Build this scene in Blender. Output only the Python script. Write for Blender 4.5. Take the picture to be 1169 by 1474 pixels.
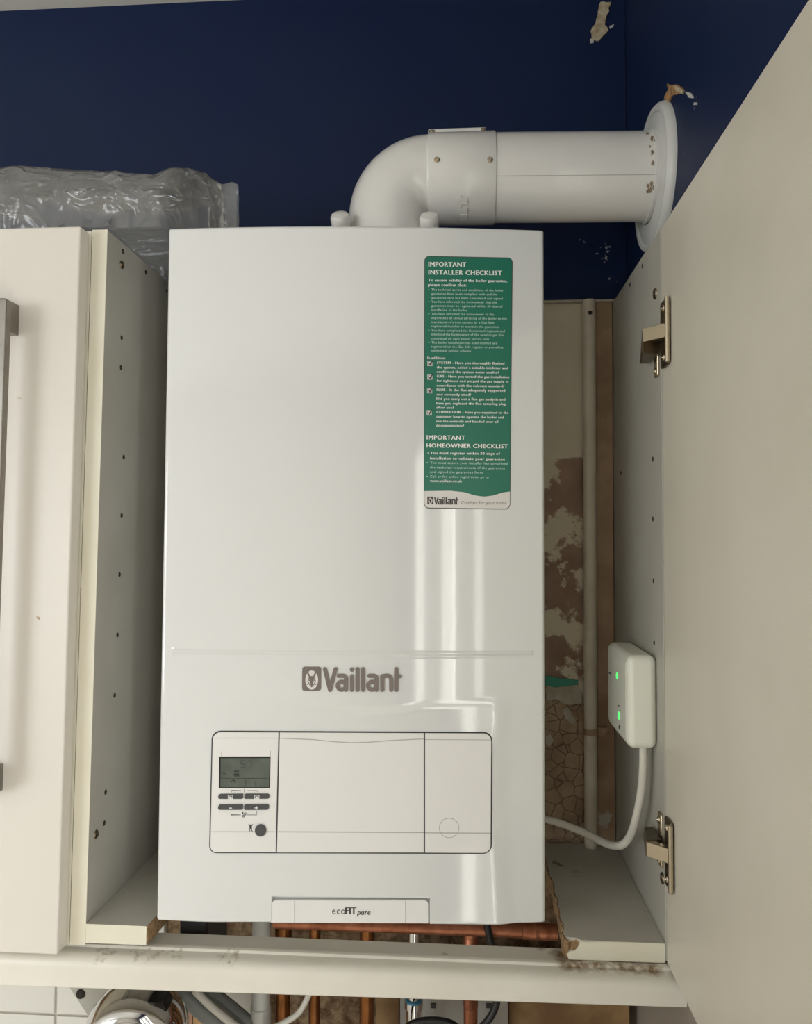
import bpy, bmesh, math, random
import numpy as np
from mathutils import Matrix, Vector, noise
random.seed(4)
for o in list(bpy.data.objects): bpy.data.objects.remove(o)
SC = bpy.context.scene
COL = SC.collection
PI = math.pi

# ------------------------------------------------------------------ camera
F, CX, CY = 1125.15, 584.5, 737.0            # focal length and centre for a 1169 x 1474 frame
ZO = 1.75                                    # eye height
CAM = np.array([0.0, -0.77, ZO])
YAW, PITCH, ROLL = 0.0705, 0.0344, 0.0032
def cam_axes():
    cy, sy, cp, sp = math.cos(YAW), math.sin(YAW), math.cos(PITCH), math.sin(PITCH)
    f = np.array([-sy*cp, cy*cp, sp]); r = np.array([cy, sy, 0]); u = np.cross(r, f)
    c, s = math.cos(ROLL), math.sin(ROLL)
    return np.stack([c*r+s*u, -s*r+c*u, f], 1)
AX = cam_axes()
cd = bpy.data.cameras.new('camera'); cam = bpy.data.objects.new('camera', cd); COL.objects.link(cam)
cd.sensor_fit = 'HORIZONTAL'; cd.sensor_width = 36; cd.lens = F/1169*36; cd.clip_start = 0.02
cam.matrix_world = Matrix(((AX[0,0],AX[0,1],-AX[0,2],CAM[0]),(AX[1,0],AX[1,1],-AX[1,2],CAM[1]),(AX[2,0],AX[2,1],-AX[2,2],CAM[2]),(0,0,0,1)))
SC.camera = cam

# ------------------------------------------------------------------ light
SC.view_settings.view_transform = 'Standard'; SC.view_settings.look = 'None'
SC.view_settings.gamma = 1; SC.view_settings.use_curve_mapping = False
SC.view_settings.exposure = 0.20
w = bpy.data.worlds.new('world'); SC.world = w; w.use_nodes = True
w.node_tree.nodes['Background'].inputs[0].default_value = (0.75, 0.87, 1.0, 1)
w.node_tree.nodes['Background'].inputs[1].default_value = 1.0
def area(name, loc, direction, sx, sy, power, color):
    d = bpy.data.lights.new(name, 'AREA'); d.shape = 'RECTANGLE'; d.size = sx; d.size_y = sy
    d.energy = power; d.color = color
    o = bpy.data.objects.new(name, d); COL.objects.link(o); o.location = loc
    o.rotation_euler = Vector(direction).to_track_quat('-Z', 'Y').to_euler()
    return o
# daylight: a glazed back door in the right wall; the window behind the camera is added as fill
area('daylight_right', (0.345, -1.345, 1.09), (-1, 0, 0), 1.45, 2.0, 62, (1.0, 0.965, 0.905))
area('fill_front', (-2.45, -2.96, 1.60), (0, 1, 0), 1.5, 1.2, 34, (0.93, 0.97, 1.0))

# ------------------------------------------------------------------ pixel -> point on a real plane
def ray(px, py):
    return AX @ np.array([(px-CX)/F, -(py-CY)/F, 1.0])
def onY(px, py, Y): d = ray(px, py); return CAM + d*(Y-CAM[1])/d[1]
def onX(px, py, X): d = ray(px, py); return CAM + d*(X-CAM[0])/d[0]
def onZ(px, py, Z): d = ray(px, py); return CAM + d*(Z-CAM[2])/d[2]

# ------------------------------------------------------------------ materials
def lin(c):
    return tuple(((v/255)/12.92 if v/255 <= .04045 else ((v/255+.055)/1.055)**2.4) for v in c) + (1,)
class NT:
    def __init__(s, m): m.use_nodes = True; s.t = m.node_tree; s.n = s.t.nodes; s.l = s.t.links; s.b = s.n['Principled BSDF']
    def new(s, t, **k):
        x = s.n.new(t)
        for a, v in k.items(): setattr(x, a, v)
        return x
    def link(s, a, b): s.l.new(a, b)
    def coords(s):
        if not hasattr(s, '_c'): s._c = s.new('ShaderNodeNewGeometry').outputs['Position']
        return s._c
    def noise(s, scale, detail=4, rough=.55, vec=None):
        x = s.new('ShaderNodeTexNoise'); x.inputs['Scale'].default_value = scale; x.inputs['Detail'].default_value = detail
        x.inputs['Roughness'].default_value = rough; s.link(vec or s.coords(), x.inputs['Vector']); return x.outputs['Fac']
    def ramp(s, fac, a, b):
        x = s.new('ShaderNodeMapRange'); x.inputs[1].default_value = a; x.inputs[2].default_value = b; s.link(fac, x.inputs[0]); return x.outputs[0]
    def mix(s, fac, a, b):
        x = s.new('ShaderNodeMix', data_type='RGBA')
        for i, v in ((0, fac), (6, a), (7, b)):
            if isinstance(v, (tuple, float, int)): x.inputs[i].default_value = v
            else: s.link(v, x.inputs[i])
        return x.outputs[2]
    def math(s, op, a, b=0.0):
        x = s.new('ShaderNodeMath', operation=op)
        for i, v in enumerate((a, b)):
            if isinstance(v, (float, int)): x.inputs[i].default_value = v
            else: s.link(v, x.inputs[i])
        return x.outputs[0]
    def dist(s, p):
        x = s.new('ShaderNodeVectorMath', operation='DISTANCE'); s.link(s.coords(), x.inputs[0]); x.inputs[1].default_value = tuple(p); return x.outputs['Value']
    def z(s):
        x = s.new('ShaderNodeSeparateXYZ'); s.link(s.coords(), x.inputs[0]); return x.outputs[2]
    def bump(s, h, strength, dist=.001):
        x = s.new('ShaderNodeBump'); x.inputs['Strength'].default_value = strength; x.inputs['Distance'].default_value = dist
        s.link(h, x.inputs['Height']); s.link(x.outputs[0], s.b.inputs['Normal'])
def mat(name, col, rough=.5, metal=0, col2=None, nscale=20, bump=0, bscale=200, coat=0, stains=(), emit=None, bdist=.001):
    m = bpy.data.materials.new(name); t = NT(m); b = t.b
    b.inputs['Roughness'].default_value = rough; b.inputs['Metallic'].default_value = metal
    b.inputs['Coat Weight'].default_value = coat
    c = lin(col)
    if col2: c = t.mix(t.ramp(t.noise(nscale), .35, .65), c, lin(col2))
    for (p, r, sc, th, sc_col, *sf) in stains:     # a stain with a shape of its own: near p, broken up by noise
        f = t.math('ADD', t.ramp(t.dist(p), r, r*.2), t.math('MULTIPLY', t.math('SUBTRACT', t.noise(sc), .5), 2.2))
        if sf: f = t.math('MULTIPLY', t.ramp(t.dist(p), r, r*.2), t.math('ADD', t.math('MULTIPLY', t.math('SUBTRACT', t.noise(sc), .5), 2.2), 1.0))
        c = t.mix(t.ramp(f, th, th+(sf[0] if sf else .12)), c, lin(sc_col))
    if isinstance(c, tuple): b.inputs['Base Color'].default_value = c
    else: t.link(c, b.inputs['Base Color'])
    if bump: t.bump(t.noise(bscale), bump, bdist)
    if emit: b.inputs['Emission Color'].default_value = lin(emit); b.inputs['Emission Strength'].default_value = 1.6
    return m
M = {}
P = lambda a: tuple(a)
M['boiler'] = mat('boiler_white', (226,227,225), .08, bump=.06, bscale=300, coat=1.0, bdist=.0004)
for k_, v_ in (('Coat Roughness', .045), ('Coat IOR', 1.65)): M['boiler'].node_tree.nodes['Principled BSDF'].inputs[k_].default_value = v_
M['fascia'] = mat('fascia_white', (232,230,226), .38)
M['gap'] = mat('dark_gap', (62,62,60), .7)
M['groove'] = mat('pale_groove', (176,174,168), .6)
M['melamine'] = mat('white_melamine', (184,181,171), .45, col2=(177,174,163), nscale=14, bump=.05, bscale=500)
M['door_inner'] = mat('white_door_inside', (214,208,194), .40, col2=(208,202,187), nscale=8, bump=.03, bscale=400)
M['cream'] = mat('cream_edge', (228,223,205), .45, col2=(223,217,196), nscale=9)
M['left_door'] = mat('white_left_door', (220,214,204), .36, stains=[
    (P(onY(56,890,-.02)), .006, 300, .8, (176,150,112)), (P(onY(30,570,-.02)), .012, 160, 1.05, (196,186,170))])
M['dust'] = mat('ledge_white', (226,222,210), .34, col2=(220,215,202), nscale=12, stains=[
    (P(onZ(x_, y_, ZO-.411)), r_, 170, th_, (122,98,66), .9) for x_, y_, r_, th_ in
    ((150,1371,.040,.95),(205,1372,.035,.88),(225,1373,.020,.85),(255,1372,.030,.9),(330,1376,.040,1.0),(806,1376,.016,.2),(815,1388,.016,.25),(835,1390,.016,.25),(862,1391,.016,.3),(890,1392,.017,.3),(915,1394,.016,.3),(940,1396,.014,.2),(722,1364,.008,.8),(780,1366,.014,.6),(640,1376,.012,.8))])
M['board'] = mat('board_white', (196,193,182), .5, col2=(188,184,172), nscale=16, stains=[
    (P(onZ(800,1240,ZO-.387)), .022, 90, .85, (120,108,88)), (P(onZ(940,1310,ZO-.387)), .03, 70, .95, (180,172,154)),
    (P(onZ(835,1255,ZO-.387)), .03, 80, .95, (176,168,150)), (P(onZ(215,1262,ZO-.387)), .03, 90, 1.0, (190,178,160))])
M['chip'] = mat('chipboard', (164,134,98), .9, col2=(120,94,64), nscale=260, bump=.8, bscale=300)
M['flue'] = mat('flue_white', (226,224,219), .20, coat=.4)
M['flange'] = mat('flange_white', (205,205,202), .36)
M['sealant'] = mat('brown_sealant', (128,108,84), .9, col2=(160,146,124), nscale=150)
M['steel'] = mat('nickel', (190,178,156), .26, 1.0)
M['steel_dark'] = mat('dark_nickel', (120,108,90), .38, 1.0)
M['brushed'] = mat('brushed_steel', (150,146,138), .38, 1.0, col2=(140,134,126), nscale=60)
M['chrome'] = mat('chrome', (215,215,215), .07, 1.0)
M['copper'] = mat('copper', (186,126,98), .42, 1.0, col2=(152,96,72), nscale=60)
M['copper_old'] = mat('tarnished_copper', (150,98,58), .42, 1.0, col2=(110,72,42), nscale=50)
M['black'] = mat('black_plastic', (22,22,22), .45)
M['dark'] = mat('dark_hole', (46,40,34), .9)
M['grey_btn'] = mat('grey_button', (72,72,72), .45)
M['lcd'] = mat('lcd_grey_green', (98,104,96), .12, col2=(84,90,82), nscale=30)
M['lcd_ink'] = mat('lcd_segments', (52,56,52), .3)
M['print'] = mat('grey_print', (60,58,56), .5)
M['white_print'] = mat('white_print', (240,240,236), .5)
M['pale_print'] = mat('pale_green_print', (216,236,226), .5)
M['green'] = mat('sticker_green', (38,118,96), .32)
M['sticker_white'] = mat('sticker_white', (226,222,218), .35)
M['badge'] = mat('badge_taupe', (124,114,108), .40, metal=.25)
M['badge_grey'] = mat('badge_dark', (74,68,66), .4)
M['box'] = mat('receiver_white', (228,228,214), .40)
M['led'] = mat('led_green', (60,230,90), .4, emit=(70,235,95))
M['cable_white'] = mat('white_cable', (206,202,190), .5)
M['grey_pipe'] = mat('grey_plastic_pipe', (190,190,184), .45)
M['grey_hose'] = mat('grey_hose', (118,120,116), .5)
M['pipe_paint'] = mat('painted_pipe', (216,208,190), .45, col2=(204,194,174), nscale=30)
M['batten'] = mat('old_batten', (176,150,124), .9, col2=(150,122,98), nscale=22, bump=.5, bscale=80, stains=[
    (P(onY(868,450,.25)), .07, 60, .9, (160,140,110)), (P(onY(868,1180,.25)), .03, 90, .7, (190,184,170))])
M['wood'] = mat('pale_wood', (190,158,112), .7, col2=(160,122,78), nscale=30)
M['ply'] = mat('stained_ply', (150,120,80), .8, col2=(110,82,50), nscale=16)
M['white_wall'] = mat('white_wall', (226,222,214), .8, bump=.1, bscale=120)
M['ceiling'] = mat('ceiling_white', (222,220,214), .85)
M['floor'] = mat('floor_beige', (206,198,184), .5, col2=(198,190,176), nscale=6)
M['tile'] = mat('white_tile', (226,224,216), .2)
M['grout'] = mat('grout', (196,190,178), .9)
M['frame'] = mat('window_frame', (226,226,222), .4)
M['plaster'] = mat('exposed_plaster', (196,186,160), .9, col2=(160,138,104), nscale=120, bump=.6, bscale=200)
M['plaster_orange'] = mat('exposed_brown_plaster', (176,134,86), .9, col2=(120,88,60), nscale=110, bump=.6, bscale=200)
M['scuff'] = mat('bare_white_fleck', (186,186,180), .9)
M['teal'] = mat('teal_paint', (74,150,128), .8)
M['worn_white'] = mat('old_white_paint', (190,184,168), .85, col2=(170,160,140), nscale=60)
blue_stains = [(P(onY(872,362,.26)), .035, 130, 1.12, (170,174,180)), (P(onY(838,346,.26)), .018, 150, 1.15, (150,156,168)),
    (P(onY(880,405,.26)), .022, 130, 1.12, (180,184,188)), (P(onX(1000,145,.216)), .03, 120, 1.2, (120,124,136)), (P(onX(985,230,.216)), .07, 40, 1.25, (66,68,80))]
M['blue'] = mat('navy_paint', (12,30,68), .55, col2=(15,33,66), nscale=5, bump=.15, bscale=160, stains=blue_stains)
M['blue'].node_tree.nodes['Principled BSDF'].inputs['Specular IOR Level'].default_value = .25
# back wall behind the cupboard: old paint, peeling patches, then cracked brown plaster
def wall_mat():
    m = bpy.data.materials.new('old_plaster'); t = NT(m); z = t.z()
    zl = onY(810,660,.263)[2]; zc = onY(810,1000,.263)[2]; zb = onY(810,1215,.263)[2]
    upper = t.mix(t.ramp(t.noise(9), .35, .65), lin((226,215,192)), lin((216,204,180)))
    brown = t.mix(t.ramp(t.noise(24), .35, .7), lin((168,140,120)), lin((142,114,94)))
    peel = t.ramp(t.noise(20, 6, .6), .50, .54)
    mid = t.mix(peel, brown, lin((216,204,178)))
    vor = t.new('ShaderNodeTexVoronoi', feature='DISTANCE_TO_EDGE'); vor.inputs['Scale'].default_value = 62; t.link(t.coords(), vor.inputs['Vector'])
    crack = t.ramp(vor.outputs['Distance'], .0, .05)
    low_b = t.mix(t.ramp(t.noise(30), .35, .65), lin((178,154,128)), lin((152,128,104)))
    low = t.mix(crack, lin((112,90,72)), low_b)
    rub = t.mix(t.ramp(t.noise(55, 6, .7), .4, .62), lin((96,70,48)), lin((158,134,104)))
    wob = t.math('ADD', z, t.math('MULTIPLY', t.math('SUBTRACT', t.noise(26), .5), .03))
    c = t.mix(t.ramp(wob, zb-.01, zb+.01), rub, low)
    c = t.mix(t.ramp(wob, zc-.004, zc+.004), c, mid)
    c = t.mix(t.ramp(t.math('ADD', z, t.math('MULTIPLY', t.math('SUBTRACT', t.noise(40), .5), .01)), zl-.001, zl+.001), c, upper)
    t.link(c, t.b.inputs['Base Color']); t.b.inputs['Roughness'].default_value = .9
    h = t.math('ADD', t.math('MULTIPLY', t.math('MULTIPLY', crack, t.ramp(wob, zc+.004, zc-.004)), .5), t.noise(70, 6, .65))
    t.bump(h, .6, .0022)
    return m
M['wall'] = wall_mat()
def plastic_mat():
    m = bpy.data.materials.new('clear_polythene'); t = NT(m); out = t.n['Material Output']
    tr = t.new('ShaderNodeBsdfTransparent'); tr.inputs[0].default_value = (.95,.96,.97,1)
    df = t.new('ShaderNodeBsdfDiffuse'); df.inputs[0].default_value = (.86,.86,.85,1)
    tl = t.new('ShaderNodeBsdfTranslucent'); tl.inputs[0].default_value = (.86,.86,.85,1)
    gl = t.new('ShaderNodeBsdfGlossy'); gl.inputs['Roughness'].default_value = .06
    a = t.new('ShaderNodeMixShader'); a.inputs[0].default_value = .5; t.link(df.outputs[0], a.inputs[1]); t.link(tl.outputs[0], a.inputs[2])
    b = t.new('ShaderNodeMixShader'); b.inputs[0].default_value = .30; t.link(tr.outputs[0], b.inputs[1]); t.link(a.outputs[0], b.inputs[2])
    nz = t.new('ShaderNodeTexNoise'); nz.inputs['Scale'].default_value = 24; nz.inputs['Detail'].default_value = 2; nz.inputs['Distortion'].default_value = .8; t.link(t.coords(), nz.inputs['Vector'])
    rg = t.math('POWER', t.math('SUBTRACT', 1.0, t.math('ABSOLUTE', t.math('MULTIPLY', t.math('SUBTRACT', nz.outputs[0], .5), 5.0))), 3.0)
    bp = t.new('ShaderNodeBump'); bp.inputs['Strength'].default_value = .45; bp.inputs['Distance'].default_value = .003; t.link(rg, bp.inputs['Height'])
    for n_ in (df, tl, gl): t.link(bp.outputs[0], n_.inputs['Normal'])
    fr = t.new('ShaderNodeFresnel'); fr.inputs[0].default_value = 1.5
    c = t.new('ShaderNodeMixShader'); t.link(fr.outputs[0], c.inputs[0]); t.link(b.outputs[0], c.inputs[1]); t.link(gl.outputs[0], c.inputs[2])
    t.link(c.outputs[0], out.inputs[0]); return m
M['plastic'] = plastic_mat()

# ------------------------------------------------------------------ mesh helpers
class MB:
    def __init__(s): s.v = []; s.f = []
    def add(s, vs, fs):
        n = len(s.v); s.v += [tuple(map(float, p)) for p in vs]; s.f += [tuple(i+n for i in f) for f in fs]; return s
    def hexa(s, p):   # 4 bottom ccw, 4 top ccw
        return s.add(p, [(3,2,1,0),(4,5,6,7),(0,1,5,4),(1,2,6,5),(2,3,7,6),(3,0,4,7)])
    def box(s, x0, x1, y0, y1, z0, z1):
        return s.hexa([(x0,y0,z0),(x1,y0,z0),(x1,y1,z0),(x0,y1,z0),(x0,y0,z1),(x1,y0,z1),(x1,y1,z1),(x0,y1,z1)])
    def rings(s, R, cap=True, closed=True):
        n = len(R[0]); base = len(s.v); fs = []
        for i in range(len(R)-1):
            for j in range(n if closed else n-1):
                a, b = i*n+j, i*n+(j+1) % n; fs.append((a, b, b+n, a+n))
        if cap: fs.append(tuple(range(n-1, -1, -1))); fs.append(tuple(range((len(R)-1)*n, len(R)*n)))
        return s.add([p for r in R for p in r], fs)
    def tube(s, path, r, seg=24, cap=True):
        path = [Vector(p) for p in path]; rr = r if isinstance(r, (list, tuple)) else [r]*len(path); R = []; ref = None
        for i, p in enumerate(path):
            d = (path[min(i+1, len(path)-1)]-path[max(i-1, 0)]).normalized()
            if ref is None: ref = Vector((0,1,0)) if abs(d.y) < .9 else Vector((1,0,0))
            a = (ref - d*ref.dot(d)).normalized(); ref = a; b = d.cross(a)
            R.append([p + (a*math.cos(2*PI*k/seg)+b*math.sin(2*PI*k/seg))*rr[i] for k in range(seg)])
        return s.rings(R, cap)
    def lathe(s, prof, o, axis, seg=48, cap=True):   # prof: (radius, distance along axis)
        ax = Vector(axis).normalized(); a = ax.orthogonal().normalized(); b = ax.cross(a); o = Vector(o)
        return s.rings([[o+ax*h+(a*math.cos(2*PI*k/seg)+b*math.sin(2*PI*k/seg))*r for k in range(seg)] for r, h in prof], cap)
    def prism(s, pts, d):     # polygon (3D points) pushed by d
        n = len(pts); d = Vector(d); q = [Vector(p) for p in pts]
        return s.add(q+[p+d for p in q], [tuple(range(n-1,-1,-1)), tuple(range(n, 2*n))]+[(i,(i+1)%n,(i+1)%n+n,i+n) for i in range(n)])
def link_parent(o, parent):
    if parent is None: return
    o.parent = parent
    r = parent
    while r.parent: r = r.parent
    # empties sit at the root only: undo its translation
    if parent.parent is None and parent.type == 'EMPTY': o.matrix_parent_inverse = Matrix.Translation(-parent.location)
    elif parent.type == 'MESH': o.matrix_parent_inverse = Matrix.Translation(-parent.location)
def obj(name, mb, m, parent=None, smooth=None, bevel=0, seg=2, label=None, kind=None, loc=(0,0,0)):
    me = bpy.data.meshes.new(name); me.from_pydata(mb.v, [], mb.f)
    bm = bmesh.new(); bm.from_mesh(me); bmesh.ops.recalc_face_normals(bm, faces=bm.faces); bm.to_mesh(me); bm.free()
    me.materials.append(m); o = bpy.data.objects.new(name, me); COL.objects.link(o); o.location = loc
    if smooth is not None:
        for p in me.polygons: p.use_smooth = True
        me.set_sharp_from_angle(angle=math.radians(smooth))
    if bevel:
        b = o.modifiers.new('bevel', 'BEVEL'); b.width = bevel; b.segments = seg; b.limit_method = 'ANGLE'; b.angle_limit = math.radians(40)
        for p in me.polygons: p.use_smooth = True
        me.set_sharp_from_angle(angle=math.radians(180)); b.harden_normals = True
    link_parent(o, parent)
    if label: o['label'] = label
    if kind: o['kind'] = kind
    return o
def thing(name, label, cat, loc, group=None):
    o = bpy.data.objects.new(name, None); o.empty_display_size = .05; COL.objects.link(o); o.location = loc
    tag(o, label, cat, group); return o
def tag(o, label, cat, group=None):
    o['label'] = label; o['category'] = cat
    if group: o['group'] = group
    return o
def copy_part(src, loc, parent):
    c = src.copy(); COL.objects.link(c); c.location = loc; link_parent(c, parent); return c

# ------------------------------------------------------------------ fixed dimensions (cabinet, walls)
YW = 0.2633; XL = -0.3632; DXL = -0.0105; XR = 0.1975; XW = 0.2165; YF = 0.0145
ZT = ZO+0.3172; ZTR = ZO+0.3096; ZB = ZO-0.3872; ZD = ZO-0.4073; ZC = ZO+0.739
XE, YE = -3.35, -2.9

# ------------------------------------------------------------------ setting
obj('floor', MB().box(XE-.1, XW+.3, YE-.1, YW+.1, -.06, 0), M['floor'], kind='structure')
obj('ceiling', MB().box(XE-.1, XW+.3, YE-.1, YW+.1, ZC, ZC+.06), M['ceiling'], kind='structure')
wall_back = obj('wall_back', MB().box(XE-.1, XW+.1, YW, YW+.08, 0, ZC), M['wall'], kind='structure')
zp = onY(830, 433, YW)[2]
# navy painted skim coat that stops above the cupboard's back, with an uneven lower edge
pts = [(XE, YW, ZC-.0005), (XE, YW, zp)]
nx = 140
for i in range(nx+1):
    x = -.62+(XW-.001+.62)*i/nx
    pts.append((x, YW, zp+.0016*noise.noise(Vector((x*40, 1, 3)))+.0008*noise.noise(Vector((x*160, 5, 3)))))
pts.append((XW-.001, YW, ZC-.0005))
obj('paint_layer', MB().prism(pts, (0, -.004, 0)), M['blue'], wall_back)
obj('skim_edge', MB().box(-.45, XW-.001, YW-.0052, YW-.0005, zp-.0035, zp+.0003), M['worn_white'], wall_back, bevel=.001)
def patch(name, pix, plane, m, parent, thick=.0015, jag=1.2):
    P3 = []
    n = len(pix)
    for i in range(n):
        a, b = np.array(pix[i], float), np.array(pix[(i+1) % n], float)
        k = max(2, int(np.linalg.norm(b-a)/2.5))
        for j in range(k):
            q = a+(b-a)*j/k
            q = q+np.array([noise.noise(Vector((q[0]*.33, q[1]*.33, 1))), noise.noise(Vector((q[0]*.33, q[1]*.33, 9)))])*jag*1.6
            P3.append(plane(*q))
    d = (0,-thick,0) if plane is backY or plane is backY2 else (-thick,0,0)
    return obj(name, MB().prism(P3, d), m, parent)
backY = lambda px, py: onY(px, py, YW)
backY2 = lambda px, py: onY(px, py, YW-.004)
rightX = lambda px, py: onX(px, py, XW)
patch('torn_plaster', [(864,4),(880,4),(874,22),(870,36),(876,44),(868,52),(862,60),(853,57),(850,46),(857,34),(860,20)], backY2, M['plaster'], wall_back, .002)
patch('plaster_chip', [(849,57),(853,55),(855,62),(850,63)], backY2, M['scuff'], wall_back, .0012, .4)
patch('plaster_chip', [(877,38),(884,36),(883,39),(878,42)], backY2, M['scuff'], wall_back, .0012, .4)
patch('worn_paint', [(786,985),(832,983),(838,996),(838,1012),(815,1014),(800,1006),(786,1008)], backY, M['worn_white'], wall_back, .002)
patch('worn_paint', [(786,972),(806,976),(832,979),(832,985),(800,989),(784,986)], backY, M['teal'], wall_back, .0026, .5)
patch('worn_paint', [(808,1020),(818,1018),(824,1030),(830,1040),(822,1042),(814,1034)], backY, M['worn_white'], wall_back, .0015)
patch('worn_paint', [(786,1060),(792,1056),(797,1066),(791,1074),(786,1072)], backY, M['worn_white'], wall_back, .0015, .6)
# white tiles on the back wall below the left cupboard
tz = onY(60, 1455, YW)[2]; tx = onY(84, 1450, YW)[0]; TS = .148
obj('grout', MB().box(tx-4*TS, tx+TS-.001, YW-.0045, YW-.0001, tz-2*TS, tz+TS), M['grout'], wall_back)
src = None
for i in range(-4, 1):
    for k in (-2, -1, 0):
        c = (tx+i*TS+TS/2, YW, tz+k*TS+TS/2)
        if src is None:
            src = obj('tile', MB().box(-TS/2+.0015, TS/2-.0015, -.0075, -.004, -TS/2+.0015, TS/2-.0015), M['tile'], wall_back, bevel=.001, loc=c)
        else: copy_part(src, c, wall_back)
# right wall, with the opening of a glazed back door behind the camera
O0, O1, OZ = -.63, -2.07, 2.12
rw = MB()
rw.box(XW, XW+.12, O0, YW+.1, 0, ZC); rw.box(XW, XW+.12, YE-.1, O1, 0, ZC); rw.box(XW, XW+.12, O1, O0, OZ, ZC)
wall_right = obj('wall_right', rw, M['blue'], kind='structure')
patch('exposed_plaster', [(959,150),(958,140),(964,128),(962,121),(968,123),(974,122),(983,126),(985,133),(977,136),(969,137),(965,146),(966,152)], rightX, M['plaster_orange'], wall_right, .0015, .8)
patch('exposed_plaster', [(972,123),(980,125),(986,130),(984,135),(976,131)], rightX, M['plaster'], wall_right, .002, .8)
patch('plaster_chip', [(988,132),(996,134),(999,141),(993,140)], rightX, M['scuff'], wall_right, .0012, .8)
patch('plaster_chip', [(1001,147),(1004,148),(1004,151),(1000,151)], rightX, M['scuff'], wall_right, .0012, .3)
win = obj('window_1', MB().box(XW+.02, XW+.07, O0-.05, O0, 0, OZ).box(XW+.02, XW+.07, O1, O1+.05, 0, OZ).box(XW+.02, XW+.07, O1, O0, OZ-.05, OZ).box(XW+.02, XW+.07, O1, O0, 0, .12), M['frame'], kind='structure')
for y, hw in ((-.935, .125), (-1.48, .19)):
    obj('mullion', MB().box(XW+.022, XW+.068, y-hw, y+hw, .12, OZ-.05), M['frame'], win)
obj('wall_front', MB().box(XE-.1, -3.2, YE-.1, YE, 0, ZC).box(-1.7, XW+.3, YE-.1, YE, 0, ZC).box(-3.2, -1.7, YE-.1, YE, 0, 1.0).box(-3.2, -1.7, YE-.1, YE, 2.2, ZC), M['white_wall'], kind='structure')  # the opening at its left end is added to admit the fill light
lw = MB().box(XE-.08, XE, YE-.1, YW+.1, 0, ZC)
obj('wall_left', lw, M['white_wall'], kind='structure')

# ------------------------------------------------------------------ boiler
BT = np.array([-0.1085, 0.01, ZO-0.3788]); BW, BH = .385, .6962
byaw, btilt, broll = .0694, -.0062, -.0019
def rot(ax, a):
    c, s = math.cos(a), math.sin(a)
    return np.array({'x': [[1,0,0],[0,c,-s],[0,s,c]], 'y': [[c,0,-s],[0,1,0],[s,0,c]], 'z': [[c,-s,0],[s,c,0],[0,0,1]]}[ax])
BR = rot('z', byaw) @ rot('x', btilt) @ rot('y', broll)
HWB = BW/2
def sst(x): x = np.clip(x, 0, 1); return x*x*(3-2*x)
SW_U = None
def H0(u, v):    # smooth bulge of the casing
    return .0085*(1-(u/HWB)**2)
def bpix(px, py, hfun=H0):
    px = np.asarray(px, float); py = np.asarray(py, float)
    d = np.stack([(px-CX)/F, -(py-CY)/F, np.ones_like(px)], -1) @ AX.T @ BR
    c = (CAM-BT) @ BR
    u = v = None; y = np.zeros_like(px)
    for _ in range(4):
        t = (y-c[1])/d[..., 1]; u = c[0]+t*d[..., 0]; v = c[2]+t*d[..., 2]; y = -hfun(u, v)
    return u, v
sx = np.array([225,268,300,400,500,560,640,700,726,760,790]); sy = np.array([1011,1011,1013,1018,1024,1022,1015,1010,1008,1008,1008])
su, sv = bpix(sx, sy)
def swoosh(u): return np.interp(u, su, sv)
ex = np.array([724,727,719,719,722,729]); ey = np.array([1010,1035,1085,1150,1220,1328])
eu, ev = bpix(ex, ey); o_ = np.argsort(ev); EU, EV = eu[o_], ev[o_]
ridge_v = float(bpix(512, 940)[1]); ru0, ru1 = float(bpix(247,940)[0]), float(bpix(767,940)[0])
n0u, n0v = bpix(391, 1294); n1u, _ = bpix(618, 1294); n0u, n1u, n0v = float(n0u), float(n1u), float(n0v)
def H1(u, v):    # the lower front is pressed flat below the swoosh
    right = sst((np.interp(v, EV, EU)-u)/.022+.5); left = sst((u+.125)/.06+.5); top = sst((swoosh(u)-v)/.013+.5)
    m = right*left*top
    return H0(u, v)*(1-m)+(.0043+.012*u)*m
def H(u, v):
    h = H1(u, v)
    h = h + .0011*np.exp(-((v-ridge_v)/.0016)**2)*((u > ru0) & (u < ru1)) - .0008*np.exp(-((v-ridge_v+.0034)/.0014)**2)*((u > ru0) & (u < ru1))
    notch = sst((n0v-v)/.0015+.5)*sst((u-n0u)/.0015+.5)*sst((n1u-u)/.0015+.5)
    h = h-.006*notch
    r = .0035
    for d in (HWB-np.abs(u), BH-v, v):
        d = np.clip(d, 0, r); h = h-(r-np.sqrt(np.maximum(r*r-(r-d)**2, 0)))*.98
    return h
def B(u, v, off=0, hf=None):
    u = np.asarray(u, float); v = np.asarray(v, float)
    h = (hf or H1)(u, v)
    return np.stack([u, -(h+off), v], -1) @ BR.T + BT
def Bp(px, py, off=0): u, v = bpix(px, py, H1); return B(u, v, off)
boiler = thing('boiler', 'white wall-hung gas boiler with green checklist sticker and control panel', 'boiler', P(BT+np.array([0,.1,0])))
def lin2(a, b, n): return list(np.linspace(a, b, n))
uu = sorted(set(np.round(lin2(-HWB, -HWB+.006, 7)+lin2(-HWB, HWB, 110)+lin2(HWB-.006, HWB, 7)+lin2(.085, .15, 50)+[n0u-.0008, n0u+.0008, n1u-.0008, n1u+.0008]+[ru0-1e-4, ru0+1e-4, ru1-1e-4, ru1+1e-4], 5)))
vv = sorted(set(np.round(lin2(0, .006, 7)+lin2(0, BH, 130)+lin2(BH-.006, BH, 7)+lin2(ridge_v-.007, ridge_v+.005, 20)+lin2(sv.min()-.008, sv.max()+.008, 44)+[n0v-.0008, n0v, n0v+.0008], 5)))
UU, VV = np.meshgrid(uu, vv); G = B(UU, VV, 0, H); nv, nu = UU.shape
mb = MB(); mb.v = [tuple(p) for p in G.reshape(-1, 3)]
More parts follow.
